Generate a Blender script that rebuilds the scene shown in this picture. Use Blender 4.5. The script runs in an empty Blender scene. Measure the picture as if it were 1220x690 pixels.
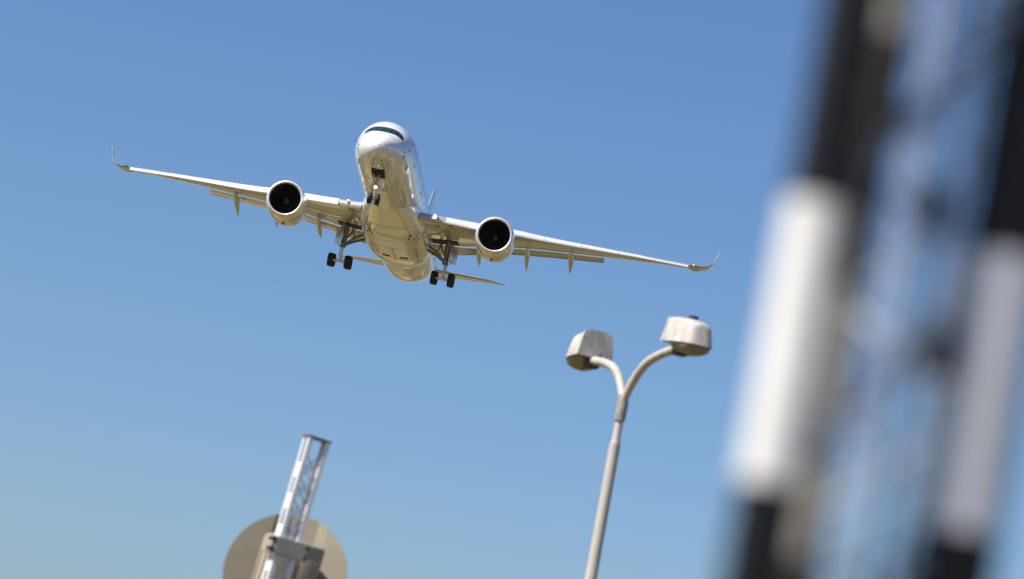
import bpy, bmesh, math
from mathutils import Vector, Matrix

R = math.radians
sc = bpy.context.scene
col = sc.collection

# ------------------------------------------------------------------ camera
CAM_H = 1.7
FPX = 4283.0                       # focal length in pixels of a 1220 px wide frame
RIGHT = Vector((0.98304527, -0.02808868, 0.18119887))
DOWN = Vector((0.18336304, 0.15058894, -0.97144272))
FWD = Vector((0.0, 0.98819735, 0.15318617))
cd = bpy.data.cameras.new('camera')
cam = bpy.data.objects.new('camera', cd)
col.objects.link(cam)
m = Matrix.Identity(4)
for i in range(3):
    m[i][0] = RIGHT[i]; m[i][1] = -DOWN[i]; m[i][2] = -FWD[i]
m[2][3] = CAM_H
cam.matrix_world = m
cd.sensor_width = 36.0
cd.lens = FPX / 1220 * 36
cd.clip_start = 0.1
cd.clip_end = 40000
cd.dof.use_dof = True
cd.dof.focus_distance = 345
cd.dof.aperture_fstop = cd.lens / 38.0
sc.camera = cam

# ------------------------------------------------------------------ light
SUN_EL, SUN_AZ = 52.0, 62.0        # azimuth: degrees to the left of straight behind the camera
sd = Vector((-math.sin(R(SUN_AZ)) * math.cos(R(SUN_EL)), -math.cos(R(SUN_AZ)) * math.cos(R(SUN_EL)), math.sin(R(SUN_EL))))
w = bpy.data.worlds.new('World'); sc.world = w; w.use_nodes = True
nt = w.node_tree
bg = nt.nodes['Background']
sky = nt.nodes.new('ShaderNodeTexSky')
sky.sky_type = 'NISHITA'; sky.sun_disc = False
sky.sun_elevation = R(SUN_EL)
sky.sun_rotation = math.atan2(sd.x, sd.y) % (2 * math.pi)
sky.altitude = 0; sky.air_density = 0.92; sky.dust_density = 0.95; sky.ozone_density = 7.0
gam = nt.nodes.new('ShaderNodeGamma'); gam.inputs[1].default_value = 1.1
bal = nt.nodes.new('ShaderNodeMixRGB'); bal.blend_type = 'MULTIPLY'; bal.inputs[0].default_value = 1.0
bal.inputs[2].default_value = (0.915, 0.93, 0.955, 1)        # white balance of the sky
nt.links.new(sky.outputs[0], gam.inputs[0]); nt.links.new(gam.outputs[0], bal.inputs[1]); nt.links.new(bal.outputs[0], bg.inputs[0])
bg.inputs[1].default_value = 0.07
sl = bpy.data.lights.new('sun', 'SUN'); sl.energy = 5.0; sl.angle = R(0.53); sl.color = (1.0, 0.95, 0.87)
so = bpy.data.objects.new('sun', sl); col.objects.link(so)
so.rotation_euler = sd.to_track_quat('Z', 'Y').to_euler()
so.location = (0, 0, 50)
sc.view_settings.view_transform = 'Standard'; sc.view_settings.look = 'None'
sc.view_settings.exposure = 0.6; sc.view_settings.gamma = 1.0
sc.view_settings.use_curve_mapping = False
sc.render.engine = 'CYCLES'
sc.cycles.use_denoising = True
sc.cycles.max_bounces = 8

# ------------------------------------------------------------------ helpers
def link(o):
    col.objects.link(o); return o

def tag(o, label=None, cat=None, group=None, kind=None):
    for k, v in (('label', label), ('category', cat), ('group', group), ('kind', kind)):
        if v: o[k] = v
    return o

def empty(name, loc, label, cat):
    o = link(bpy.data.objects.new(name, None)); o.location = loc
    o.empty_display_size = 0.5
    return tag(o, label, cat)

class MB:
    """collects polygons of one part"""
    def __init__(s): s.v = []; s.f = []; s.mi = []; s.cur = 0
    def add(s, vs, fs):
        b = len(s.v); s.v += [tuple(v) for v in vs]
        for f in fs: s.f.append(tuple(b + i for i in f)); s.mi.append(s.cur)
        return s
    def loft(s, rings, closed=True, cap0=True, cap1=True):
        n = len(rings[0]); vs = [p for r in rings for p in r]; fs = []
        for i in range(len(rings) - 1):
            for j in range(n if closed else n - 1):
                k = (j + 1) % n
                fs.append((i * n + j, i * n + k, (i + 1) * n + k, (i + 1) * n + j))
        if closed and cap0: fs.append(tuple(reversed(range(n))))
        if closed and cap1: fs.append(tuple((len(rings) - 1) * n + j for j in range(n)))
        return s.add(vs, fs)
    def tube(s, pts, r, n=14, caps=True):
        pts = [Vector(p) for p in pts]
        rr = r if isinstance(r, (list, tuple)) else [r] * len(pts)
        t0 = (pts[1] - pts[0]).normalized()
        a = t0.orthogonal().normalized(); rings = []; prev = t0
        for i, p in enumerate(pts):
            if i == 0: t = t0
            elif i == len(pts) - 1: t = (pts[i] - pts[i - 1]).normalized()
            else: t = ((pts[i] - pts[i - 1]).normalized() + (pts[i + 1] - pts[i]).normalized()).normalized()
            a = (prev.rotation_difference(t) @ a).normalized(); prev = t
            b = t.cross(a).normalized()
            rings.append([p + (a * math.cos(2 * math.pi * k / n) + b * math.sin(2 * math.pi * k / n)) * rr[i] for k in range(n)])
        return s.loft(rings, True, caps, caps)
    def lathe(s, o, ax, prof, n=40, caps=False):
        """prof: (distance along the axis, radius)"""
        o = Vector(o); ax = Vector(ax).normalized(); a = ax.orthogonal().normalized(); b = ax.cross(a)
        rings = [[o + ax * d + (a * math.cos(2 * math.pi * k / n) + b * math.sin(2 * math.pi * k / n)) * max(r, 1e-4) for k in range(n)] for d, r in prof]
        return s.loft(rings, True, caps, caps)
    def box(s, c, sz, ax=None, bevel=0.0):
        c = Vector(c); X, Y, Z = ax if ax else (Vector((1, 0, 0)), Vector((0, 1, 0)), Vector((0, 0, 1)))
        bm = bmesh.new(); bmesh.ops.create_cube(bm, size=1)
        for v in bm.verts: v.co = Vector((v.co.x * sz[0], v.co.y * sz[1], v.co.z * sz[2]))
        if bevel: bmesh.ops.bevel(bm, geom=list(bm.edges), offset=bevel, segments=2, affect='EDGES', profile=0.5)
        bm.verts.index_update()
        vs = [c + X * v.co.x + Y * v.co.y + Z * v.co.z for v in bm.verts]
        fs = [tuple(v.index for v in f.verts) for f in bm.faces]; bm.free()
        return s.add(vs, fs)
    def bar(s, p, q, wd, th, n=None):
        p = Vector(p); q = Vector(q); z = (q - p); L = z.length; z.normalize()
        x = (Vector(n).cross(z) if n is not None else z.orthogonal()).normalized(); y = z.cross(x)
        return s.box((p + q) / 2, (wd, th, L), (x, y, z))
    def build(s, name, mats, parent=None, smooth=True, angle=40, off=None):
        me = bpy.data.meshes.new(name)
        off = Vector(off) if off is not None else Vector((0, 0, 0))
        me.from_pydata([tuple(Vector(v) - off) for v in s.v], [], s.f)
        if not isinstance(mats, (list, tuple)): mats = [mats]
        for mt in mats: me.materials.append(mt)
        for p, i in zip(me.polygons, s.mi): p.material_index = i
        bm = bmesh.new(); bm.from_mesh(me)
        bmesh.ops.recalc_face_normals(bm, faces=bm.faces)
        if smooth:
            for f in bm.faces: f.smooth = True
            for e in bm.edges:
                if len(e.link_faces) == 2 and e.calc_face_angle(0) > R(angle): e.smooth = False
        bm.to_mesh(me); bm.free()
        o = link(bpy.data.objects.new(name, me))
        if parent is not None: o.parent = parent
        return o

def pchip(xs, ys):
    n = len(xs); h = [xs[i + 1] - xs[i] for i in range(n - 1)]; d = [(ys[i + 1] - ys[i]) / h[i] for i in range(n - 1)]
    mm = [d[0]] + [0.0] * (n - 2) + [d[-1]]
    for i in range(1, n - 1):
        if d[i - 1] * d[i] > 0:
            w1 = 2 * h[i] + h[i - 1]; w2 = h[i] + 2 * h[i - 1]
            mm[i] = (w1 + w2) / (w1 / d[i - 1] + w2 / d[i])
    def f(x):
        if x <= xs[0]: return ys[0]
        if x >= xs[-1]: return ys[-1]
        i = max(k for k in range(n - 1) if xs[k] <= x); t = (x - xs[i]) / h[i]
        return ((2*t**3-3*t*t+1)*ys[i] + (t**3-2*t*t+t)*h[i]*mm[i] + (-2*t**3+3*t*t)*ys[i+1] + (t**3-t*t)*h[i]*mm[i+1])
    return f

def lin(xs, ys):
    def f(x):
        if x <= xs[0]: return ys[0] + (x - xs[0]) * (ys[1] - ys[0]) / (xs[1] - xs[0])
        for i in range(len(xs) - 1):
            if x <= xs[i + 1] or i == len(xs) - 2:
                return ys[i] + (x - xs[i]) * (ys[i + 1] - ys[i]) / (xs[i + 1] - xs[i])
    return f

# ------------------------------------------------------------------ materials
def mat(name, color, rough=0.5, metal=0.0, coat=0.0, coat_rough=0.03, noise=0.0, nscale=5.0, emit=None, estr=0.0, bump=0.0, dark=None, stretch=None):
    mt = bpy.data.materials.new(name); mt.use_nodes = True
    t = mt.node_tree; b = t.nodes['Principled BSDF']
    b.inputs['Base Color'].default_value = (*color, 1)
    b.inputs['Roughness'].default_value = rough
    b.inputs['Metallic'].default_value = metal
    b.inputs['Coat Weight'].default_value = coat
    b.inputs['Coat Roughness'].default_value = coat_rough
    if emit:
        b.inputs['Emission Color'].default_value = (*emit, 1); b.inputs['Emission Strength'].default_value = estr
    if noise or bump:
        tc = t.nodes.new('ShaderNodeTexCoord'); mp = t.nodes.new('ShaderNodeMapping')
        if stretch: mp.inputs['Scale'].default_value = stretch
        nz = t.nodes.new('ShaderNodeTexNoise'); nz.inputs['Scale'].default_value = nscale; nz.inputs['Detail'].default_value = 6; nz.inputs['Roughness'].default_value = 0.65
        t.links.new(tc.outputs['Object'], mp.inputs[0]); t.links.new(mp.outputs[0], nz.inputs[0])
        if noise:
            cr = t.nodes.new('ShaderNodeValToRGB')
            cr.color_ramp.elements[0].position = 0.32; cr.color_ramp.elements[1].position = 0.62
            dk = dark if dark else tuple(c * (1 - noise) for c in color)
            cr.color_ramp.elements[0].color = (*dk, 1); cr.color_ramp.elements[1].color = (*color, 1)
            t.links.new(nz.outputs[0], cr.inputs[0]); t.links.new(cr.outputs[0], b.inputs['Base Color'])
        if bump:
            bp = t.nodes.new('ShaderNodeBump'); bp.inputs['Strength'].default_value = bump; bp.inputs['Distance'].default_value = 0.02
            t.links.new(nz.outputs[0], bp.inputs['Height']); t.links.new(bp.outputs[0], b.inputs['Normal'])
    return mt

M_WHITE = mat('white_aircraft_paint', (0.80, 0.80, 0.79), 0.35, coat=1.0, coat_rough=0.02, noise=0.05, nscale=0.5)
M_WHITE.node_tree.nodes['Principled BSDF'].inputs['Coat IOR'].default_value = 2.5
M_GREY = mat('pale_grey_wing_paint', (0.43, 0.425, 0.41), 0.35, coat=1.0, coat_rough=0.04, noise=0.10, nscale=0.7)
M_GREY.node_tree.nodes['Principled BSDF'].inputs['Coat IOR'].default_value = 2.5
M_SLAT = mat('slat_paint', (0.72, 0.72, 0.72), 0.3, coat=1.0, coat_rough=0.05)
M_METAL = mat('lip_metal', (0.88, 0.87, 0.86), 0.38, metal=0.6)
M_STEEL = mat('gear_steel', (0.30, 0.30, 0.29), 0.35, metal=0.6, noise=0.5, nscale=6)
M_GEARW = mat('gear_grey_paint', (0.48, 0.48, 0.46), 0.4, noise=0.4, nscale=5)
M_DARK = mat('dark_bay', (0.02, 0.02, 0.022), 0.7)
M_SEAM = mat('panel_seam', (0.12, 0.11, 0.10), 0.6)
M_OLEO = mat('oleo_chrome', (0.75, 0.75, 0.74), 0.3, metal=0.5)
M_TYRE = mat('tyre_rubber', (0.018, 0.018, 0.019), 0.75, noise=0.3, nscale=4)
M_GLASS = mat('cockpit_glass', (0.016, 0.045, 0.055), 0.1)
M_MASK = mat('black_mask_paint', (0.012, 0.012, 0.014), 0.4)
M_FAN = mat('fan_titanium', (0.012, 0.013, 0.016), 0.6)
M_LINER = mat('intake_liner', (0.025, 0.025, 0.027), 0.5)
M_SPIN = mat('spinner_black', (0.015, 0.015, 0.017), 0.4)
M_SWIRL = mat('swirl_white', (0.22, 0.22, 0.22), 0.5)
M_NOZZLE = mat('nozzle_metal', (0.28, 0.26, 0.24), 0.35, metal=1.0)
M_LAMPLIT = mat('lit_landing_light', (0.9, 0.9, 0.85), 0.2, emit=(1.0, 0.96, 0.85), estr=1.5)
M_NAV = mat('orange_nav_light', (0.8, 0.2, 0.05), 0.2, emit=(1.0, 0.25, 0.05), estr=1.0)
M_NAVG = mat('green_nav_light', (0.02, 0.12, 0.08), 0.15)

# ------------------------------------------------------------------ ground (out of frame, reflected in the airliner's belly)
def make_ground():
    mt = bpy.data.materials.new('dry_airfield_grass'); mt.use_nodes = True
    t = mt.node_tree; b = t.nodes['Principled BSDF']; b.inputs['Roughness'].default_value = 0.95
    tc = t.nodes.new('ShaderNodeTexCoord')
    def ramp(inp, stops):
        cr = t.nodes.new('ShaderNodeValToRGB'); e = cr.color_ramp.elements
        while len(e) < len(stops): e.new(0.5)
        for el, (p, c) in zip(e, stops): el.position = p; el.color = (*c, 1)
        t.links.new(inp, cr.inputs[0]); return cr.outputs[0]
    def noise(scale, detail=5):
        n = t.nodes.new('ShaderNodeTexNoise'); n.inputs['Scale'].default_value = scale; n.inputs['Detail'].default_value = detail
        t.links.new(tc.outputs['Object'], n.inputs[0]); return n.outputs[0]
    vor = t.nodes.new('ShaderNodeTexVoronoi'); vor.inputs['Scale'].default_value = 0.017
    vor.distance = 'CHEBYCHEV'
    mp = t.nodes.new('ShaderNodeMapping'); mp.inputs['Scale'].default_value = (1.6, .7, 1); mp.inputs['Rotation'].default_value = (0, 0, R(12))
    t.links.new(tc.outputs['Object'], mp.inputs[0]); t.links.new(mp.outputs[0], vor.inputs['Vector'])
    sep = t.nodes.new('ShaderNodeSeparateColor'); t.links.new(vor.outputs['Color'], sep.inputs[0])
    field = ramp(sep.outputs[0], [(0.0, (0.16, 0.11, 0.028)), (0.25, (0.045, 0.042, 0.010)), (0.42, (0.25, 0.18, 0.060)), (0.55, (0.022, 0.024, 0.007)), (0.72, (0.13, 0.095, 0.025)), (0.86, (0.035, 0.034, 0.009)), (1.0, (0.38, 0.29, 0.14))])
    mott = ramp(noise(0.06), [(0.35, (0.75, 0.78, 0.70)), (0.65, (1.1, 1.08, 1.05))])
    mx = t.nodes.new('ShaderNodeMixRGB'); mx.blend_type = 'MULTIPLY'; mx.inputs[0].default_value = 1
    t.links.new(field, mx.inputs[1]); t.links.new(mott, mx.inputs[2])
    t.links.new(mx.outputs[0], b.inputs['Base Color'])
    g = MB(); n = 64
    rad = [0, 30, 120, 400, 1200, 4000, 14000]
    vs = [(0, 0, 0)]; fs = []
    for r in rad[1:]:
        vs += [(r * math.cos(2 * math.pi * k / n), r * math.sin(2 * math.pi * k / n), 0) for k in range(n)]
    for k in range(n): fs.append((0, 1 + k, 1 + (k + 1) % n))
    for i in range(len(rad) - 2):
        for k in range(n):
            a = 1 + i * n; c = 1 + (i + 1) * n
            fs.append((a + k, c + k, c + (k + 1) % n, a + (k + 1) % n))
    g.add(vs, fs)
    o = g.build('ground', mt, smooth=False); o['kind'] = 'structure'
    # a runway ahead of and below the airliner
    asph = mat('runway_asphalt', (0.06, 0.06, 0.06), 0.9, noise=0.3, nscale=0.2)
    r = MB(); r.add([(-70, -1300, .004), (-12, -1300, .004), (-12, -260, .004), (-70, -260, .004)], [(0, 1, 2, 3)])
    o = r.build('runway', asph, smooth=False); o['kind'] = 'structure'
make_ground()

# ------------------------------------------------------------------ airliner
# aircraft coordinates: x aft from the nose tip, y to starboard, z up from the fuselage axis
ORG = Vector((25.0, 0.0, -5.6))
AFT = Vector((0.06614116, 0.99594097, -0.06104854)); STB = Vector((-0.997802, 0.06626476, 0.0)); UPV = Vector((0.00404537, 0.06091436, 0.9981348))
plane = empty('airliner', (0, 0, 0), 'white twin-engine airliner in the air on final approach, landing gear and flaps lowered', 'airliner')
pm = Matrix.Identity(4)
ploc = Vector((-12.8974, 352.0194, 60.8065 + CAM_H)) + UPV * ORG.z
for i in range(3):
    pm[i][0] = AFT[i]; pm[i][1] = STB[i]; pm[i][2] = UPV[i]; pm[i][3] = ploc[i]
plane.matrix_world = pm
def pb(mb, name, mats, parent=plane, **k): return mb.build(name, mats, parent, off=ORG, **k)

FX = [0, .12, .35, .8, 1.5, 2.5, 3.5, 4.5, 6, 8, 10, 44, 48, 52, 56, 60, 63, 65.5, 66.7]
FT = [-.95, -.55, -.22, .18, .68, 1.36, 1.98, 2.45, 2.84, 3.02, 3.045, 3.045, 3.04, 3.0, 2.9, 2.65, 2.4, 2.1, 1.85]
FB = [-.98, -1.36, -1.66, -1.98, -2.27, -2.54, -2.72, -2.84, -2.95, -3.03, -3.045, -3.045, -2.85, -2.2, -1.25, -.2, .6, 1.2, 1.5]
FH = [.02, .42, .75, 1.16, 1.62, 2.08, 2.40, 2.62, 2.83, 2.95, 2.98, 2.98, 2.95, 2.78, 2.4, 1.75, 1.1, .5, .18]
fT, fB, fH = pchip(FX, FT), pchip(FX, FB), pchip(FX, FH)
fC = pchip([0, .8, 2.5, 5, 9, 44, 52, 58, 66.7], [-.965, -.85, -.6, -.25, 0, 0, .35, 1.0, 1.7])
def fus(x, th, off=0.0):
    c = math.cos(th); s = math.sin(th); zc = min(max(fC(x), fB(x) + .01), fT(x) - .01)
    h = (fT(x) - zc) if s >= 0 else (zc - fB(x))
    return Vector((x, (fH(x) + off) * c, zc + (h + off) * s + FZ))
FZ = 0.45
def nose_x(y, z):
    z -= FZ
    lo, hi = 0.0, 9.5
    for _ in range(40):
        x = (lo + hi) / 2; zc = fC(x); h = (fT(x) - zc) if z >= zc else (zc - fB(x))
        if (y / fH(x)) ** 2 + ((z - zc) / h) ** 2 > 1: lo = x
        else: hi = x
    return hi
xs = [0.0] + [.02 * 1.22 ** i for i in range(24)]
xs = [x for x in xs if x < 2.2] + [2.2 + .35 * i for i in range(24)]
xs += [11 + i * 1.5 for i in range(23)] + [44.5 + .75 * i for i in range(30)] + [66.7]
mb = MB(); NT = 96
mb.loft([[fus(x, 2 * math.pi * k / NT) for k in range(NT)] for x in xs])
fuselage = pb(mb, 'fuselage', M_WHITE)

def surf_strip(mb, pts, wd, off=0.012):
    """thin raised line along (x, theta) points of the fuselage"""
    P = [fus(x, t, off) for x, t in pts]; N = [(fus(x, t, off + .1) - fus(x, t, off)).normalized() for x, t in pts]
    L = []
    for i, p in enumerate(P):
        a = P[min(i + 1, len(P) - 1)] - P[max(i - 1, 0)]
        L.append(a.cross(N[i]).normalized() * wd / 2)
    n = len(P); vs = [p + l for p, l in zip(P, L)] + [p - l for p, l in zip(P, L)]
    mb.add(vs, [(i, i + 1, n + i + 1, n + i) for i in range(n - 1)])
def rect_outline(mb, x0, x1, t0, t1, wd):
    k = 10
    surf_strip(mb, [(x0, t0 + (t1 - t0) * i / k) for i in range(k + 1)], wd)
    surf_strip(mb, [(x1, t0 + (t1 - t0) * i / k) for i in range(k + 1)], wd)
    surf_strip(mb, [(x0 + (x1 - x0) * i / k, t0) for i in range(k + 1)], wd)
    surf_strip(mb, [(x0 + (x1 - x0) * i / k, t1) for i in range(k + 1)], wd)

# windscreen: black mask and six panes lying on the nose
def nose_patch(mb, y0, y1, lo, hi, off, ny=8, nz=5):
    rows = []
    for i in range(ny + 1):
        y = y0 + (y1 - y0) * i / ny; r = []
        for j in range(nz + 1):
            z = lo(y) + (hi(y) - lo(y)) * j / nz
            x = nose_x(y, z)
            zf = z - FZ; zc = fC(x); h = (fT(x) - zc) if zf >= zc else (zc - fB(x)); hw = fH(x)
            n = Vector((-.45, y / hw ** 2, (zf - zc) / h ** 2)).normalized()
            r.append(Vector((x, y, z)) + n * off)
        rows.append(r)
    mb.loft(rows, closed=False)
w_hi = pchip([0, .6, 1.1, 1.45, 1.7, 1.82], [1.80, 1.79, 1.72, 1.55, 1.32, 1.08])
w_lo = pchip([0, .6, 1.1, 1.45, 1.7, 1.82], [1.12, 1.13, 1.14, 1.05, .92, .86])
mb = MB()
nose_patch(mb, -1.82, 1.82, lambda y: w_lo(abs(y)) - .03, lambda y: w_hi(abs(y)) + .03, .015, 44, 6)
mask = pb(mb, 'windscreen', M_MASK)
for s in (-1, 1):
    for a, b in ((.07, .60), (.74, 1.16), (1.28, 1.58)):
        mb = MB()
        nose_patch(mb, s * a, s * b, lambda y: w_lo(abs(y)) + .06, lambda y: w_hi(abs(y)) - .08, .03)
        pb(mb, 'pane', M_GLASS, mask)

# doors and windows
for s in (0, 1):
    for x0, x1 in ((6.6, 7.75), (17.4, 18.5), (45.5, 46.6), (53.2, 54.3)):
        mb = MB()
        t0, t1 = R(-12), R(32)
        a, b = (t0, t1) if s == 0 else (math.pi - t0, math.pi - t1)
        rect_outline(mb, x0, x1, a, b, .07)
        pb(mb, 'door', M_SEAM)
    for k in range(50):
        x = 8.9 + k * .86
        if 17.0 < x < 18.9 or 45.2 < x < 47.0: continue
        mb = MB()
        r = []
        for q in range(10):
            an = 2 * math.pi * q / 10; th = R(10) + math.sin(an) * .062
            r.append(fus(x + math.cos(an) * .13, th if s == 0 else math.pi - th, .012))
        mb.add(r, [tuple(range(10))])
        pb(mb, 'cabin_window', M_GLASS)
M_JOINT = mat('skin_joint', (0.42, 0.42, 0.42), 0.5)
for x in (1.25, 8.6, 12.6, 19.2):
    mb = MB(); surf_strip(mb, [(x, R(-180 + 5 * i)) for i in range(73)], .04)
    pb(mb, 'skin_joint', M_JOINT)
# probes and vents on both cheeks of the nose
for s in (0, 1):
    for x, t in ((2.7, -2), (3.0, -11), (2.9, -18), (3.9, 6), (5.3, 22)):
        th = R(t) if s == 0 else math.pi - R(t)
        p = fus(x, th); q = fus(x, th, .045)
        mb = MB(); mb.tube([p, q, q + Vector((-.14, 0, 0))], [.07, .055, .04], 8)
        pb(mb, 'sensor_probe', M_SEAM)

# belly fairing between the wings
bX = [16.8, 18.5, 20.5, 23, 26, 30, 34, 37, 39.5, 41.5, 43]
bH = pchip(bX, [1.9, 2.35, 2.75, 3.15, 3.40, 3.45, 3.42, 3.2, 2.75, 2.2, 1.6])
bB = pchip(bX, [-2.98, -3.12, -3.28, -3.48, -3.62, -3.68, -3.66, -3.52, -3.28, -3.02, -2.8])
def fair(x, th, off=0.0):
    c = math.cos(th); s = math.sin(th); e = 2 / 2.7
    zc = -1.55; h = .95 if s >= 0 else (zc - bB(x))
    return Vector((x, (bH(x) + off) * math.copysign(abs(c) ** e, c), zc + (h + off) * math.copysign(abs(s) ** e, s) + .42))
mb = MB()
mb.loft([[fair(16.8 + 26.2 * i / 60, 2 * math.pi * k / 72) for k in range(72)] for i in range(61)])
fairing = pb(mb, 'belly_fairing', M_WHITE)
def fair_z(x, y):
    lo, hi = 1.5 * math.pi, 2 * math.pi
    for _ in range(30):
        t = (lo + hi) / 2
        if fair(x, t).y < abs(y): lo = t
        else: hi = t
    return fair(x, lo).z
def belly_patch(mb, x0, x1, y0, y1, off=.012, nx=6, ny=4):
    mb.loft([[Vector((x0 + (x1 - x0) * i / nx, y0 + (y1 - y0) * j / ny, fair_z(x0 + (x1 - x0) * i / nx, y0 + (y1 - y0) * j / ny) - off)) for j in range(ny + 1)] for i in range(nx + 1)], closed=False)
for s in (-1, 1):
    mb = MB(); belly_patch(mb, 33.7, 34.4, s * .55, s * 1.35); pb(mb, 'air_outlet', M_DARK)
    mb = MB()
    mb.add([Vector((x, s * y, fair_z(x, y) - .02)) for x, y in ((24.2, 2.05), (26.3, 1.75), (26.3, 2.5))], [(0, 1, 2)])
    pb(mb, 'air_inlet', M_DARK)
    # closed main gear bay door: panel outline
    mb = MB()
    for a in ((30.2, 30.26, .06, 2.3), (36.0, 36.06, .06, 2.3), (30.2, 36.06, 2.28, 2.33), (30.2, 36.06, .04, .08)):
        belly_patch(mb, a[0], a[1], s * a[2], s * a[3], .010, 10, 8)
    pb(mb, 'gear_bay_door', M_SEAM)
for x in (22.2, 27.6):
    mb = MB(); belly_patch(mb, x, x + .06, -2.6, 2.6, .010, 1, 24)
    pb(mb, 'panel_seam', M_SEAM)

# wings -------------------------------------------------------------
WLE = lin([2.0, 10.5, 29.5], [20.3, 26.0, 39.1])
WTE = lin([2.0, 10.5, 21, 29.5], [35.1, 35.4, 38.6, 42.0])
ZLE = pchip([2, 4.2, 8.4, 12.6, 14.2, 20.9, 29.4], [-1.15, -.87, -.27, .35, .5, 1.35, 2.55])   # upper line of the leading edge
ZTE = pchip([2, 3, 6.5, 10.5, 14, 21, 29.5], [-1.0, -.93, -.72, -.02, .62, 1.55, 2.72])
def section(xl, zl, xt, zt, tu, tl, n=16):
    """closed airfoil loop, returned as (x, z)"""
    up, lo = [], []
    for i in range(n + 1):
        u = (1 - math.cos(math.pi * i / n)) / 2
        th = 1.74 * (u ** .5) * (1 - u) * (1 + .35 * u)
        x = xl + (xt - xl) * u; zc = zl + (zt - zl) * u
        up.append((x, zc + tu * th)); lo.append((x, zc - tl * th * (1.0 if u < .5 else 1 - .25 * (u - .5) * 2)))
    return up + lo[-2:0:-1]
def wing_low(y, x):
    c = WTE(y) - WLE(y); k = max(.35, min(1, c / 10)); xl = WLE(y) + .40 * k; zl = ZLE(y) - .34 * k
    u = (x - xl) / (WTE(y) - xl); th = 1.74 * (u ** .5) * (1 - u) * (1 + .35 * u)
    return zl + (ZTE(y) - zl) * u - .048 * c * th * (1.0 if u < .5 else 1 - .25 * (u - .5) * 2)
def ring(y, pts, nrm=None, zb=0):
    """pts (x,z); with a normal the thickness direction follows a winglet"""
    return [Vector((x, y, z)) for x, z in pts]
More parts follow.
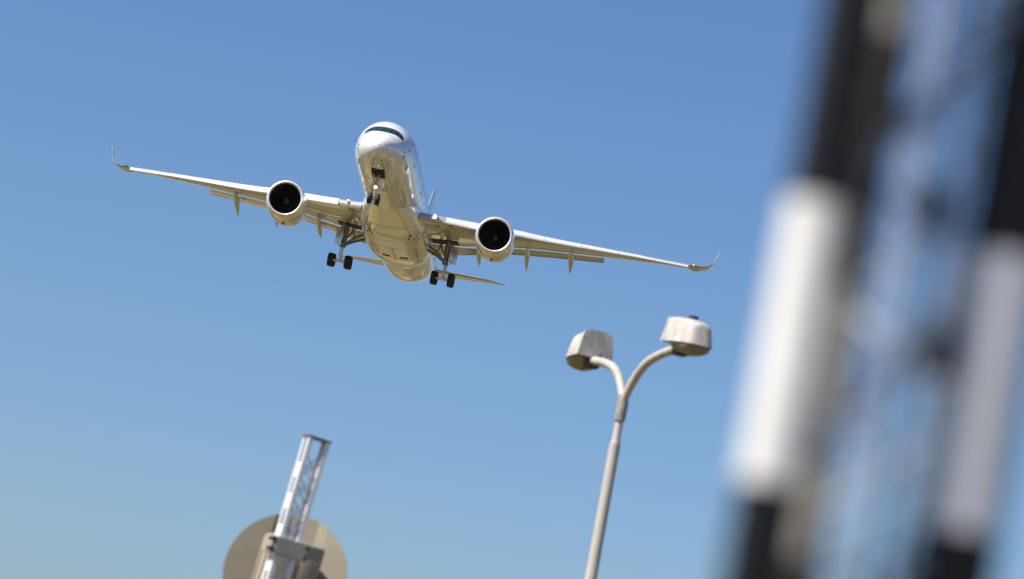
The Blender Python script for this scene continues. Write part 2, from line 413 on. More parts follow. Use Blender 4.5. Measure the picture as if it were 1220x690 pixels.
for s in (1, -1):
    mb = MB(); rings = []
    for y in [2.0, 3, 4.5, 6.5, 8.5, 10.5, 12.5, 14.5, 17, 19.5, 22, 24.5, 27, 29.3]:
        c = WTE(y) - WLE(y); k = max(.35, min(1, c / 10))
        xl = WLE(y) + .40 * k; zl = ZLE(y) - .34 * k
        rings.append([Vector((x, s * y, z)) for x, z in section(xl, zl, WTE(y), ZTE(y), .062 * c, .048 * c)])
    # raked upswept tip
    tips = [(29.9, 2.54, 39.45, 2.7), (30.5, 2.66, 39.95, 2.35), (31.05, 2.86, 40.45, 2.0), (31.5, 3.17, 40.9, 1.7), (31.85, 3.60, 41.3, 1.4), (32.1, 4.2, 41.75, 1.05), (32.25, 4.8, 42.2, .75), (32.33, 5.15, 42.6, .42)]
    for i, (y, z, xl, c) in enumerate(tips):
        a = tips[max(i - 1, 0)]; b = tips[min(i + 1, len(tips) - 1)]
        d = Vector((0, b[0] - a[0], b[1] - a[1])).normalized(); nrm = Vector((0, -d.z, d.y))
        r = []
        for x, t in section(xl, 0, xl + c, 0, .046 * c + .012 * i, .036 * c + .010 * i):
            r.append(Vector((x, s * (y + nrm.y * t), z + nrm.z * t)))
        rings.append(r)
    mb.loft(rings)
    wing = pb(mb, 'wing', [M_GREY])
    # slats, drooped ahead of the leading edge
    spans = [(5.4, 9.7), (11.2, 14.9), (14.93, 18.6), (18.63, 22.3), (22.33, 25.9), (25.93, 29.4)]
    for y0, y1 in spans:
        mb = MB(); rr = []
        for i in range(7):
            y = y0 + (y1 - y0) * i / 6; k = max(.5, min(1.0, (WTE(y) - WLE(y)) / 9.0))
            prof = [(1.5, .03), (1.05, .0), (.68, -.14), (.38, -.34), (.16, -.56), (.03, -.74), (0, -.84), (.05, -.91), (.18, -.93), (.4, -.80), (.7, -.52), (1.05, -.22), (1.45, -.04)]
            rr.append([Vector((WLE(y) - .15 * k + a * k, s * y, ZLE(y) + b * k)) for a, b in prof])
        mb.loft(rr); pb(mb, 'slat', M_SLAT, wing)
    # inboard drooping nose with landing light
    mb = MB(); rr = []
    for i in range(5):
        y = 2.9 + 2.45 * i / 4
        prof = [(1.4, .03), (.9, .0), (.45, -.14), (.15, -.36), (.04, -.6), (.15, -.80), (.6, -.90), (1.4, -.82)]
        rr.append([Vector((WLE(y) + a + .15, s * y, ZLE(y) + b)) for a, b in prof])
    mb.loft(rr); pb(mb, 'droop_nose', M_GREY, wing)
    mb = MB(); y = 4.35
    mb.lathe((WLE(y) + .02, s * y, ZLE(y) - .32), (1, 0, 0), [(-.06, .02), (-.04, .12), (0, .17), (.3, .18)], 16, True)
    pb(mb, 'landing_light', M_LAMPLIT if s < 0 else M_SLAT, wing)
    # flaps
    FTEx = lambda y: 37.5 if y < 11 else 37.5 + (y - 11) * .28
    ZFT = pchip([3, 7.7, 12, 14.5, 20.8], [-1.74, -.84, .0, .42, 1.32])
    for y0, y1 in ((3.3, 10.15), (10.3, 20.75)):
        mb = MB(); rr = []
        for i in range(9):
            y = y0 + (y1 - y0) * i / 8; xl = WTE(y) + .22; xt = FTEx(y); c = xt - xl
            zl = ZTE(y) - .04
            rr.append([Vector((x, s * y, z)) for x, z in section(xl, zl, xt, ZFT(y), .07 * c, .04 * c, 10)])
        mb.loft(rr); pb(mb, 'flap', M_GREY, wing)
    # flap track fairings
    for y, zt in ((8.3, -1.70), (13.1, -1.23), (17.5, -.46)):
        big = 1.0 if y < 15 else .85
        x1 = FTEx(y) + 1.0; x0 = WTE(y) - 4.2 * big; z0 = ZTE(y) - .42 * big
        mb = MB(); rr = []
        for i in range(17):
            u = i / 16; x = x0 + (x1 - x0) * u
            zc = z0 + (zt - z0) * max(0, (u - .42) / .58) ** 1.15 - .15 * math.sin(math.pi * min(u / .8, 1))
            r_ = (math.sin(math.pi * min(1, u / .7) / 2) ** .7) if u < .55 else max(.02, (1 - ((u - .55) / .45) ** 1.7)) ** .8 * .985
            rr.append([Vector((x, s * (y + .30 * r_ * math.cos(a * math.pi / 8)), zc + .52 * big * r_ * math.sin(a * math.pi / 8))) for a in range(16)])
        mb.loft(rr); pb(mb, 'flap_track_fairing', M_GREY, wing)
    # navigation light behind a dark glass at the tip
    mb = MB(); mb.lathe((39.56, s * 29.95, 2.54), (.55, s * .8, .1), [(-.4, .02), (-.28, .05), (.28, .05), (.4, .02)], 10)
    pb(mb, 'navigation_light_cover', M_MASK, wing)
    mb = MB(); mb.lathe((39.42, s * 29.92, 2.54), (-1, 0, 0), [(0, .12), (.06, .1), (.11, .05), (.12, .01)], 10)
    pb(mb, 'navigation_light', M_NAV if s < 0 else M_NAVG, wing)

# engines -----------------------------------------------------------
for s in (1, -1):
    E = Vector((21.28, s * 10.49, -2.13)); A = (1, 0, 0)
    mb = MB()
    mb.lathe(E, A, [(.34, 1.865), (.7, 1.915), (1.3, 1.96), (2.2, 1.985), (3.1, 1.96), (4.0, 1.87), (4.9, 1.70), (5.5, 1.57), (5.46, 1.53), (4.6, 1.60)], 64)
    eng = pb(mb, 'engine', M_WHITE)
    mb = MB()
    mb.lathe(E, A, [(.34, 1.866), (.2, 1.83), (.09, 1.775), (.02, 1.715), (0, 1.67), (.03, 1.61), (.11, 1.565), (.24, 1.53)], 64)
    pb(mb, 'intake_lip', M_METAL, eng)
    mb = MB()
    mb.lathe(E, A, [(.24, 1.531), (.5, 1.51), (.9, 1.505), (1.3, 1.51), (1.6, 1.51)], 64)
    pb(mb, 'intake_liner', M_LINER, eng)
    mb = MB()
    mb.lathe(E, A, [(1.75, 1.51), (1.76, .02)], 48)
    NB = 22
    for k in range(NB):
        a = 2 * math.pi * k / NB; rows = []
        for i in range(7):
            r_ = .42 + 1.07 * i / 6; tw = R(30 + 30 * i / 6); cw = (.16 + .22 * i / 6)
            a2 = a + .12 * math.sin(i / 6 * 2.6)
            rad = Vector((0, math.cos(a2), math.sin(a2))); tan = Vector((0, -math.sin(a2), math.cos(a2)))
            dv = Vector((1, 0, 0)) * math.cos(tw) + tan * math.sin(tw) * s
            c = E + Vector((1.45, 0, 0)) + rad * r_
            nn = dv.cross(rad).normalized() * .012
            rows.append([c - dv * cw / 2, c + nn, c + dv * cw / 2, c - nn])
        mb.loft(rows)
    pb(mb, 'fan', M_FAN, eng)
    mb = MB(); SP = [(.72, .005), (.76, .08), (.86, .17), (1.0, .26), (1.2, .36), (1.42, .43)]
    mb.lathe(E, A, SP, 32)
    mb.cur = 1; fS = lin([q[0] for q in SP], [q[1] for q in SP]); L = []
    for i in range(25):
        u = i / 24; d = .78 + .34 * u; an = .6 + u * 1.5 * math.pi; wv = .02 + .022 * u
        for q in (-1, 1):
            dd = d + q * wv; L.append(E + Vector((dd - .012, (fS(dd) + .008) * math.cos(an), (fS(dd) + .008) * math.sin(an))))
    mb.add(L, [(2 * i, 2 * i + 2, 2 * i + 3, 2 * i + 1) for i in range(24)])
    pb(mb, 'spinner', [M_SPIN, M_SWIRL], eng)
    mb = MB()
    mb.lathe(E, A, [(4.0, 1.2), (5.2, 1.15), (6.4, .92), (7.2, .72), (7.15, .6), (7.2, .5), (8.2, .05)], 40)
    pb(mb, 'exhaust_nozzle', M_NOZZLE, eng)
    for q, r0, r1 in ((1.62, 1.976, 1.979), (3.1, 1.966, 1.963)):
        mb = MB(); mb.lathe(E, A, [(q, r0), (q + .045, r1)], 64); pb(mb, 'cowl_joint', M_JOINT, eng)
    mb = MB(); mb.lathe(E + Vector((2.4, 0, -1.97)), (0, 0, -1), [(-.05, .16), (.10, .14), (.16, .04)], 10, True)
    pb(mb, 'drain_mast', M_SEAM, eng)
    # pylon
    mb = MB(); rr = []
    y = 10.49
    for x, zb, zt_, hw in ((22.6, -.35, -.10, .08), (23.4, -.35, .08, .22), (24.6, -.4, .16, .28), (25.8, -.6, .15, .28), (27.2, -1.0, .1, .27), (29.5, -1.3, -.1, .24), (31.5, -.8, -.1, .12), (32.6, -.45, -.2, .03)):
        rr.append([Vector((x, s * y + b * hw, z)) for b, z in ((-1, zb), (-1, zt_ - .08), (-.5, zt_), (.5, zt_), (1, zt_ - .08), (1, zb))])
    mb.loft(rr); pb(mb, 'pylon', M_GREY, eng)

# tail ---------------------------------------------------------------
for s in (1, -1):
    mb = MB(); rr = []
    for i in range(7):
        u = i / 6; y = .3 + 9.1 * u; xl = 57.6 + 5.9 * u; c = 6.2 - 4.2 * u; z = 1.45 + 1.1 * u
        if i == 6: c *= .35; xl += 1.0
        rr.append([Vector((x, s * y, zz)) for x, zz in section(xl, z, xl + c, z + .075 * c, .045 * c, .05 * c, 10)])
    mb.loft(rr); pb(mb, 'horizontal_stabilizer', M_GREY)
mb = MB(); rr = []
for i in range(9):
    u = i / 8; z = 2.0 + 9.75 * u; xl = 51.8 + 10.5 * u; c = 9.6 - 6.4 * u
    if i == 8: c *= .8; xl += .5
    rr.append([Vector((x, t, z)) for x, t in section(xl, 0, xl + c, 0, .05 * c, .05 * c, 10)])
mb.loft(rr); fin = pb(mb, 'tail_fin', M_WHITE)

# landing gear --------------------------------------------------------
def wheel(c, r, wd, parent, s=1):
    mb = MB(); h = wd / 2
    mb.lathe(c, (0, 1, 0), [(-h * .55, r * .56), (-h * .8, r * .60), (-h, r * .74), (-h * .96, r * .88), (-h * .7, r * .97), (-h * .3, r), (h * .3, r), (h * .7, r * .97), (h * .96, r * .88), (h, r * .74), (h * .8, r * .60), (h * .55, r * .56)], 36)
    mb.cur = 1
    for q in (-1, 1):
        mb.lathe(c, (0, q, 0), [(h * .55, r * .57), (h * .35, r * .45), (h * .35, r * .25), (h * .6, r * .22), (h * .65, .01)], 20)
    pb(mb, 'wheel', [M_TYRE, M_STEEL], parent)

NX, NZ = 4.35, -4.70
mb = MB()
mb.tube([(NX + .1, 0, -2.6), (NX, 0, -3.75)], .15, 14); mb.tube([(NX, 0, -3.7), (NX, 0, NZ)], .085, 12)
mb.tube([(NX, -.5, NZ), (NX, .5, NZ)], .075, 10)
mb.tube([(NX - 1.5, -.28, -2.75), (NX - .1, -.05, -3.55)], .06, 8); mb.tube([(NX - 1.5, .28, -2.75), (NX - .1, .05, -3.55)], .06, 8)
mb.tube([(NX + .05, 0, -3.7), (NX + .42, 0, -4.1), (NX + .05, 0, -4.55)], .05, 8)
mb.tube([(NX - .02, -.32, -3.42), (NX - .02, .32, -3.42)], .06, 8)
ng = pb(mb, 'nose_gear', M_GEARW)
for s in (1, -1): wheel(Vector((NX, s * .38, NZ)), .53, .40, ng)
mb = MB(); mb.lathe((NX - .22, 0, -3.62), (-1, 0, 0), [(-.1, .1), (0, .17), (.05, .15), (.08, .02)], 16, True)
pb(mb, 'taxi_light', M_LAMPLIT, ng)
for s in (1, -1):
    mb = MB(); mb.box((NX + .35, s * .62, -3.20), (1.5, .05, .75), (Vector((1, 0, 0)), Vector((0, 1, -.22 * s)).normalized(), Vector((0, .22 * s, 1)).normalized()), .02)
    pb(mb, 'gear_door', M_WHITE, ng)
mb = MB()
rows = []
for i in range(9):
    x = 2.9 + 2.3 * i / 8; rows.append([fus(x, 1.5 * math.pi + (-.64 + 1.28 * j / 8) / fH(x), .016) for j in range(9)])
mb.loft(rows, closed=False); pb(mb, 'nose_bay_shade', M_DARK)  # black sheet on the skin, painting the shade inside the open bay
mb = MB()
for s in (-1, 1):
    surf_strip(mb, [(1.0 + .2 * i, 1.5 * math.pi + s * (.30 + .035 * i) / fH(1.0 + .2 * i)) for i in range(9)], .045)
    surf_strip(mb, [(5.4 + .5 * i, 1.5 * math.pi + s * .58 / fH(5.4 + .5 * i)) for i in range(9)], .05)
surf_strip(mb, [(9.4, 1.5 * math.pi + (-.58 + 1.16 * i / 8) / 2.97) for i in range(9)], .05)
surf_strip(mb, [(.95, 1.5 * math.pi + (-.34 + .68 * i / 8) / fH(.95)) for i in range(9)], .045)
pb(mb, 'nose_bay_door', M_SEAM)

MX = 33.0
for s in (1, -1):
    y = s * 5.3; zw = -1.25
    mb = MB()
    mb.tube([(MX - .35, y * .985, zw), (MX - .05, y, -3.35)], [.28, .25], 16)
    mb.cur = 1; mb.tube([(MX - .05, y, -3.3), (MX, y, -4.85)], .14, 14); mb.cur = 0
    mb.tube([(MX - .05, y, -3.30), (MX - .05, y, -3.45)], .25, 16)
    # folding side stays to the fuselage and a forward drag stay
    mb.tube([(MX - .1, y - s * .1, -3.15), (MX - .5, s * 4.2, -2.35), (MX - .8, s * 3.0, -1.75)], .14, 10)
    mb.tube([(MX + .1, y - s * .1, -3.15), (MX + .5, s * 4.25, -2.5), (MX + .9, s * 3.1, -1.95)], .13, 10)
    mb.tube([(MX - .5, s * 4.2, -2.35), (MX - .3, s * 4.7, -1.3)], .06, 8)
    mb.tube([(MX + .5, s * 4.25, -2.5), (MX - .5, s * 4.2, -2.35)], .05, 8)
    mb.tube([(MX - .05, y, -3.2), (MX - 1.9, y + s * .1, -1.35)], .08, 8)
    mb.tube([(MX - .1, y - s * .15, -2.6), (MX - .3, s * 4.35, -1.35)], .085, 8)
    mb.tube([(MX + .25, y + s * .1, -3.1), (MX + .5, y + s * .15, -1.4)], .075, 8)
    mb.tube([(MX - .28, y - s * .34, -3.35), (MX - .28, y + s * .34, -3.35)], .09, 8)
    # torque links and hoses
    mb.tube([(MX + .1, y, -3.4), (MX + .62, y, -4.0), (MX + .1, y, -4.65)], .07, 8)
    mb.tube([(MX - .2, y + s * .12, -1.6), (MX - .28, y + s * .2, -3.0), (MX - .2, y + s * .18, -4.4)], .035, 6)
    mb.tube([(MX - .1, y + s * .55, -1.3), (MX - .15, y + s * .5, -3.3)], .05, 6)
    mg = pb(mb, 'main_gear', [M_STEEL, M_OLEO])
    mb = MB()
    rows = [[Vector((x, s * yy, wing_low(yy, x) - .03)) for yy in (3.5, 4.2, 4.9, 5.6, 6.2)] for x in (31.4, 32.2, 33.0, 33.8, 34.6)]
    mb.loft(rows, closed=False); pb(mb, 'gear_bay_shade', M_DARK, mg)  # no recess here: dark plate under the wing stands in for bay shade
    # bogie, front wheels hanging lower
    f = Vector((MX - 1.0, y, -5.10)); b = Vector((MX + 1.0, y, -4.70))
    mb = MB(); mb.tube([f + Vector((-.15, 0, -.03)), (MX, y, -4.82), b + Vector((.15, 0, .03))], [.14, .2, .14], 12)
    for c in (f, b): mb.tube([c + Vector((0, -.9, 0)), c + Vector((0, .9, 0))], .11, 10)
    for q in (-.3, .3):
        mb.tube([f + Vector((.1, q, .22)), b + Vector((-.1, q, .22))], .04, 6)
    pb(mb, 'bogie', M_OLEO, mg)
    for c in (f, b):
        for q in (-1, 1): wheel(c + Vector((0, q * .86, 0)), .70, .54, mg)
    mb = MB(); mb.box((MX - .05, y + s * .62, -2.25), (1.5, .06, 1.75), (Vector((.88, .47 * s, 0)).normalized(), Vector((-.47 * s, .88, 0)).normalized(), Vector((0, 0, 1))), .02)
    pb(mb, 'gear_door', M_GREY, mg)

# ------------------------------------------------------------------ placing things along the sight line they have in the photograph
def at(px, py, d):
    v = (RIGHT * ((px - 610) / FPX) + DOWN * ((py - 345) / FPX) + FWD) * d
    return v + Vector((0, 0, CAM_H))

# ------------------------------------------------------------------ street lamp
M_POLE = mat('pale_pole_paint', (0.50, 0.455, 0.405), 0.45, noise=0.22, nscale=7, stretch=(1, 1, .25))
M_COLLAR = mat('grey_collar', (0.33, 0.30, 0.28), 0.55, noise=0.4, nscale=20)
M_HOOD = mat('weathered_lamp_hood', (0.55, 0.51, 0.46), 0.6, noise=0.38, nscale=6, stretch=(1, 1, .5))
M_HOODB = mat('stained_back_plate', (0.62, 0.58, 0.53), 0.7, noise=0.5, nscale=9, stretch=(1, 1, .4))
M_BOWL = mat('yellowed_lamp_bowl', (0.30, 0.26, 0.18), 0.3, noise=0.4, nscale=6)
M_CLAMP = mat('dark_clamp', (0.035, 0.033, 0.032), 0.5)
J = at(742, 479, 40.0)
lamp = empty('street_lamp', (J.x, J.y, 0), 'pale street lamp whose two curved arms carry boxy weathered lamp heads', 'street lamp')
JZ = J.z
mb = MB()
mb.tube([(0, 0, .02), (0, 0, .35), (0, 0, .40), (0, 0, JZ - .53), (0, 0, JZ - .47)], [.10, .10, .078, .062, .060], 24)
mb.tube([(0, 0, JZ - .47), (0, 0, JZ - .435), (0, 0, JZ - .10)], [.058, .046, .045], 20)
mb.lathe((0, 0, 0), (0, 0, 1), [(0, .19), (.03, .19), (.03, .11)], 20, True)
mb.build('pole', M_POLE, lamp)
mb = MB()
mb.lathe((0, 0, JZ), (0, 0, 1), [(-.215, .05), (-.215, .062), (-.02, .066), (.02, .06), (.02, .03)], 24)
mb.lathe((0, 0, JZ), (0, 0, 1), [(.0, .045), (.03, .056), (.085, .05), (.10, .02)], 18)
mb.build('collar', M_COLLAR, lamp)
AZ = R(22)
DL = Vector((-math.sin(AZ), math.cos(AZ), 0))
def lamp_side(d, lift, cell):
    side = Vector((0, 0, 1)).cross(d)
    prof = [(0.01, .0), (.05, .085), (.13, .19), (.22, .285), (.33, .368), (.45, .425), (.58, .46), (.75, .495), (.95, .52), (1.06, .53)]
    mb = MB(); mb.tube([d * a + Vector((0, 0, JZ + b * (1 + lift / .535))) for a, b in prof], .049, 18)
    mb.build('arm', M_POLE, lamp)
    # hood: back plate, arched roof, rounded front
    o = Vector((0, 0, JZ + .535 + lift)) + d * 1.02
    mb = MB(); NS = 22; rows = []
    for i in range(NS + 1):
        if i <= 5: u = .40 * i / 5; nose = 1.0
        else:
            t = (i - 5) / (NS - 5) * math.pi / 2
            u = .40 + .60 * math.sin(t); nose = max(.03, math.cos(t)) ** .55
        hw_b = .216 * nose; hw_t = .160 * nose
        ht = .30 - .03 * u - .04 * u ** 6
        a = .51 * u; inset = -.035 * u
        r = []
        for y, z in ((-hw_b, 0), (-hw_b * .96, .05), (-hw_t * 1.09, ht * .80), (-hw_t, ht * .90), (-hw_t * .5, ht * .985), (0, ht), (hw_t * .5, ht * .985), (hw_t, ht * .90), (hw_t * 1.09, ht * .80), (hw_b * .96, .05), (hw_b, 0)):
            r.append(o + d * (a - .07 * (z / .3) * u ** 3) + side * y + Vector((0, 0, .035 + z + inset)))
        rows.append(r)
    n = len(rows[0])
    mb.loft(rows, closed=True, cap0=False, cap1=True)
    head = mb.build('lamp_head', [M_HOOD], lamp, angle=42)
    mb = MB(); r0 = rows[0]
    c0 = sum(r0, Vector()) / n
    pl = [c0 + (p - c0) * 1.05 for p in r0]
    mb.loft([[p - d * .014 for p in pl], [p + d * .014 for p in pl]])
    mb.build('back_plate', M_HOODB, head, smooth=False)
    # bowl hanging below the hood
    mb = MB(); rows = []
    for i in range(9):
        v = i / 8; k = math.cos(v * math.pi / 2) ** .75; dz = -.10 * math.sin(v * math.pi / 2)
        ring_ = []
        for q in range(28):
            t = 2 * math.pi * q / 28
            ca, sa = math.cos(t), math.sin(t); e = .62
            ring_.append(o + d * (.258 + .23 * max(k, .02) * math.copysign(abs(ca) ** e, ca)) + side * (.185 * max(k, .02) * math.copysign(abs(sa) ** e, sa)) + Vector((0, 0, .028 - .018 * (1 + ca) + dz)))
        rows.append(ring_)
    mb.loft(rows); mb.build('bowl', M_BOWL, head)
    # clamp gripping the arm
    mb = MB()
    mb.box(o + d * .055 + Vector((0, 0, -.045)), (.13, .15, .10), (d, side, Vector((0, 0, 1))), .018)
    mb.box(o + d * .02 + Vector((0, 0, .03)) - side * .06, (.07, .02, .12), (d, side, Vector((0, 0, 1))), .004)
    mb.box(o + d * .02 + Vector((0, 0, .03)) + side * .11, (.05, .02, .09), (d, side, Vector((0, 0, 1))), .004)
    mb.build('clamp', M_CLAMP, head)
    if cell:
        mb = MB(); mb.lathe(o + d * .22 + Vector((0, 0, .315)), (0, 0, 1), [(-.02, .055), (.02, .055), (.03, .04), (.032, .01)], 18)
        mb.build('photocell', M_CLAMP, head)
lamp_side(Vector((-math.sin(R(21.5)), math.cos(R(21.5)), 0)), 0.0, False)
lamp_side(Vector((math.sin(R(26.5)), -math.cos(R(26.5)), 0)), .045, True)

# ------------------------------------------------------------------ signal with a round board on a slim lattice post
M_ALU = mat('white_post_paint', (0.74, 0.74, 0.76), 0.4, noise=0.12, nscale=12)
M_TAN = mat('tan_board_back', (0.265, 0.232, 0.170), 0.6, noise=0.12, nscale=3)
M_TANL = mat('pale_tan_housing', (0.36, 0.31, 0.235), 0.6, noise=0.15, nscale=6)
M_BRKT = mat('grey_bracket', (0.33, 0.32, 0.30), 0.5, noise=0.2, nscale=10)
M_CAP = mat('brown_cap', (0.10, 0.07, 0.06), 0.7)
LEAN = R(5.6); AL = R(20)
W3 = Vector((math.sin(LEAN), 0, math.cos(LEAN)))
U3 = Vector((math.cos(AL), math.sin(AL), 0)); U3 = (U3 - W3 * U3.dot(W3)).normalized()
N3 = U3.cross(W3)                    # towards the camera and its right
PT = at(378, 524, 30.0)
PL = PT.z / W3.z
base = PT - W3 * PL
sig = empty('signal', (base.x, base.y, 0), 'round tan signal board seen from behind, clamped to a leaning white lattice post', 'signal')
AX = (U3, -N3, W3)
PW, PD = .19, .17
def P3(u, n, h): return U3 * u + N3 * n + W3 * h
# two slotted legs of the post
for s in (-1, 1):
    mb = MB()
    cu = s * (PW / 2 - .004)
    # web on the outer side, made of strips between its slots
    mb.box(P3(cu, PD / 2 - .025, PL / 2), (.008, .05, PL), AX)
    mb.box(P3(cu, -PD / 2 + .025, PL / 2), (.008, .05, PL), AX)
    h = .2
    while h < PL - .15:
        mb.box(P3(cu, 0, h), (.008, PD - .1, .13), AX); h += .27
    # front and back flanges
    mb.box(P3(s * (PW / 2 - .0225), PD / 2 - .004, PL / 2), (.029, .008, PL), AX)
    mb.box(P3(s * (PW / 2 - .0175), -PD / 2 + .004, PL / 2), (.019, .008, PL), AX)
    mb.build('leg', M_ALU, sig, smooth=False)
mb = MB(); h = .1; st = .19; k = 0
while h + st < PL:
    for nn in (PD / 2 - .014, -PD / 2 + .014):
        mb.bar(P3(-PW / 2 + .03, nn, h), P3(PW / 2 - .03, nn, h + st), .012, .008, N3)
        mb.bar(P3(PW / 2 - .03, nn - .009, h), P3(-PW / 2 + .03, nn - .009, h + st), .012, .008, N3)
    h += st; k += 1
mb.build('lattice', M_ALU, sig, smooth=False)
mb = MB(); mb.box(P3(0, 0, PL + .006), (PW + .02, PD + .02, .012), AX); mb.build('cap', M_CAP, sig, smooth=False)
# footing
mb = MB(); mb.box((0, 0, .06), (.6, .6, .12), None, .02); mb.build('footing', mat('concrete', (.32, .31, .29), .9, noise=.25, nscale=8), sig)
# round board: flat wings, centre folded away from the camera
AB = R(-10)
BU = Vector((math.cos(AB), math.sin(AB), 0)); BU = (BU - W3 * BU.dot(W3)).normalized(); BN = BU.cross(W3)
AXB = (BU, -BN, W3)
pc = at(341, 687, 30.62) - Vector((base.x, base.y, 0)); BR = .54
def PB(u, n, h): return pc + BU * u + BN * n + W3 * h
mb = MB(); rows = []
def bd(u): return .22 * max(0.0, abs(u) - .235) - .10 * max(0.0, min(1.0, (.235 - abs(u)) / .11))
us = sorted(set([-BR + 2 * BR * (1 - math.cos(math.pi * i / 40)) / 2 for i in range(41)] + [-.235, -.125, .125, .235]))
for u in us:
    hh = math.sqrt(max(0.0, BR * BR - u * u)) + .002
    p, q = PB(u, bd(u), -hh), PB(u, bd(u), hh)
    rows.append([p, q, q - BN * .006, p - BN * .006])
mb.loft(rows); mb.build('board', M_TAN, sig, angle=12)
# lamp housing between the board and the post
AH = R(30)
HU = Vector((math.cos(AH), math.sin(AH), 0)); HU = (HU - W3 * HU.dot(W3)).normalized(); HN = HU.cross(W3)
AXH = (HU, -HN, W3)
hc = at(353, 644, 30.33) - Vector((base.x, base.y, 0)) - W3 * .42
def PH(u, n, h): return hc + HU * u + HN * n + W3 * h
mb = MB()
mb.box(PH(0, 0, 0), (.46, .30, .84), AXH, .035)
for i in range(3):
    mb.box(PH(-.236, -.10 + .09 * i, -.02), (.02, .022, .80), AXH, .004)
mb.box(PH(.10, .155, -.05), (.18, .02, .66), AXH, .006)
mb.build('housing', M_TANL, sig)
mb = MB()
bc = at(352, 657, 30.0).z / W3.z
mb.box(P3(.01, PD / 2 + .022, bc), (.27, .04, .145), AX, .004)
mb.box(P3(.135, -.03, bc), (.03, .28, .12), AX, .004)
mb.cur = 1
mb.box(P3(-.142, -.02, bc), (.032, .26, .14), AX, .004)  # sunlit left end painted in, using the paler housing tan
mb.build('bracket', [M_BRKT, M_TANL], sig, smooth=False)
for u_, h_ in ((-.147, .045), (-.147, -.04), (.147, .045), (.147, -.045)):
    mb = MB(); mb.lathe(P3(u_, PD / 2 - .03, bc + h_), N3, [(-.03, .022), (.07, .022), (.075, .005)], 8, True)
    mb.build('bolt', M_CLAMP, sig)

# ------------------------------------------------------------------ banded lattice mast close to the camera
MD = 2.6
MS = MD / 4.1
FL = at(948, 400, MD)
zt = at(960, 236, MD).z; zb = at(926, 584, MD).z
band = zt - zb
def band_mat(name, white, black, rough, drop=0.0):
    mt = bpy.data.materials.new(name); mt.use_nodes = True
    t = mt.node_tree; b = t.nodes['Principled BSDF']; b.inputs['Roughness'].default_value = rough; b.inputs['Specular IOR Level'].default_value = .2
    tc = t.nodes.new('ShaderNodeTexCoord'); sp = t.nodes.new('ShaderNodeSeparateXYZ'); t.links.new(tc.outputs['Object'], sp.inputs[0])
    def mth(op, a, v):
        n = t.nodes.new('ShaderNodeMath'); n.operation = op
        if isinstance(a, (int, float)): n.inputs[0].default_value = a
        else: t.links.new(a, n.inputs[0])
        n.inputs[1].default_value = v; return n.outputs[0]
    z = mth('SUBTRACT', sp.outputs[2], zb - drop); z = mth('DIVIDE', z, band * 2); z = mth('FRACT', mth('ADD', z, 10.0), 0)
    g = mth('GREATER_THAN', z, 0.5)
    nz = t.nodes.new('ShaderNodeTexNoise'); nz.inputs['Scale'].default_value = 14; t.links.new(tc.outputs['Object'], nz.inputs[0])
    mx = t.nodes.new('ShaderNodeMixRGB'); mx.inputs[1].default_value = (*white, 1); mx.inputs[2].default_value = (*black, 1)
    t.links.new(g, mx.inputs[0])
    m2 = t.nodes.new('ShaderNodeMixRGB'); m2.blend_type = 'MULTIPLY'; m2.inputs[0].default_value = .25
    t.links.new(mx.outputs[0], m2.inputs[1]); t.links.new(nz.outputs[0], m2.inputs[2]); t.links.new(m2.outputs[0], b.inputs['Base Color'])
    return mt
M_BAND = band_mat('black_and_white_bands', (.80, .78, .75), (.006, .0065, .009), .6)
e1 = Vector((math.sin(R(SUN_AZ + 0.2)), math.cos(R(SUN_AZ + 0.2)), 0)) * .268 * MS
e2 = Vector((.068, .31, 0)) * MS
mast = empty('lattice_mast', (FL.x, FL.y, 0), 'out-of-focus lattice mast close by, banded in black and white', 'mast')
TOP = zt + band * 2.2
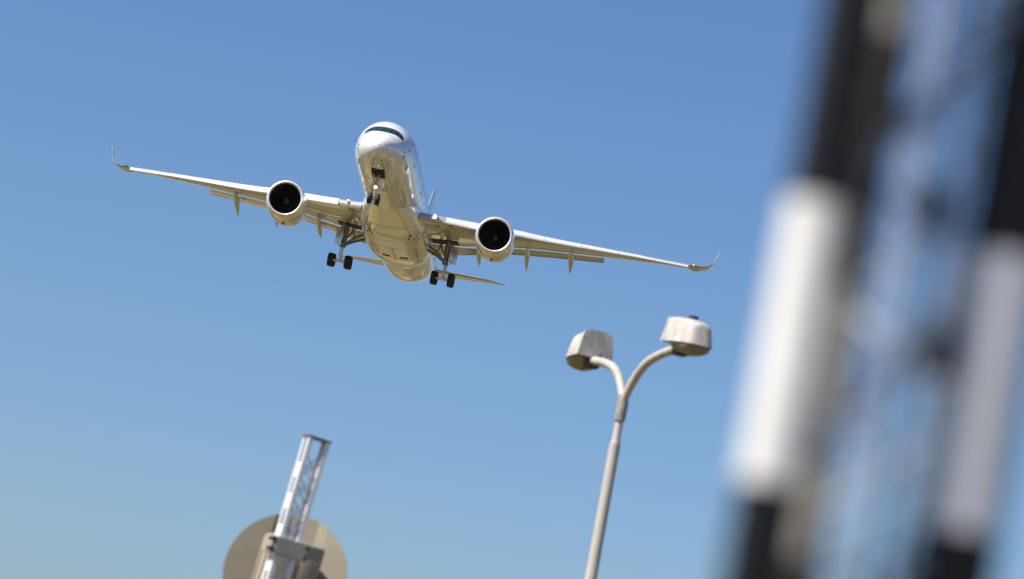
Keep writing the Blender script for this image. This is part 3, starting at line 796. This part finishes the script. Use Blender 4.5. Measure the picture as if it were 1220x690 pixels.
M_BAND3 = band_mat('shaded_bands', (.66, .67, .72), (.008, .009, .012), .7)  # front-right leg's shade painted in: greyer copy of the band paint
M_BAND2 = band_mat('brownish_bands', (.52, .48, .42), (.085, .072, .062), .7, .03)  # rear leg: browner blacks, duller whites, bands set slightly lower
corners = [Vector((0, 0, 0)), e1, e2]
for c in corners:
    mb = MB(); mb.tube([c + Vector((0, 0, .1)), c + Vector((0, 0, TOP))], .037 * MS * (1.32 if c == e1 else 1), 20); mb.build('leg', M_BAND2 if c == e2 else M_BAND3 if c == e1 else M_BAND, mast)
for i in range(3):
    a, b = corners[i], corners[(i + 1) % 3]
    mb = MB(); z = .15; k = 0; st = band * .42
    while z + st < TOP:
        p, q = (a, b) if k % 2 == 0 else (b, a)
        mb.tube([p + Vector((0, 0, z)), q + Vector((0, 0, z + st))], (.003 * MS), 10)
        z += st; k += 1
    mb.build('brace', M_BAND, mast)
M_HAZE = mat('grey_haze', (.46, .46, .50), .5, noise=.2, nscale=20)  # colour of the added haze tubes
for f in (.40, .54, .68):
    c = e1 * f + e2 * .30
    mb = MB(); mb.tube([c + Vector((0, 0, .1)), c + Vector((0, 0, TOP))], .0062 * MS, 12); mb.build('haze_tube', M_HAZE, mast)  # thin tubes added so their blur reads as pale haze between the legs
M_DIAG = band_mat('pale_diagonal', (.78, .78, .80), (.30, .31, .35), .5)
for k in range(-2, 2):
    z = zb + .012 + k * band
    if z < .1 or z + band > TOP: continue
    mb = MB(); mb.tube([e1 * .10 + Vector((0, 0, z)), e1 * .92 + Vector((0, 0, z + band * .92))], .0105 * MS, 12); mb.build('diagonal_brace', M_DIAG, mast)
for px, py in ((1112, 246), (1112, 418)):
    q = at(px, py, MD + .09 * MS) - Vector((FL.x, FL.y, 0))
    mb = MB(); mb.box(q, (.036 * MS, .03 * MS, .062 * MS), None, .004 * MS); mb.build('clamp', M_CLAMP, mast)
mb = MB(); mb.box((e1 + e2) / 3 + Vector((0, 0, .06)), (.6, .6, .12), None, .02); mb.build('footing', M_BRKT, mast)
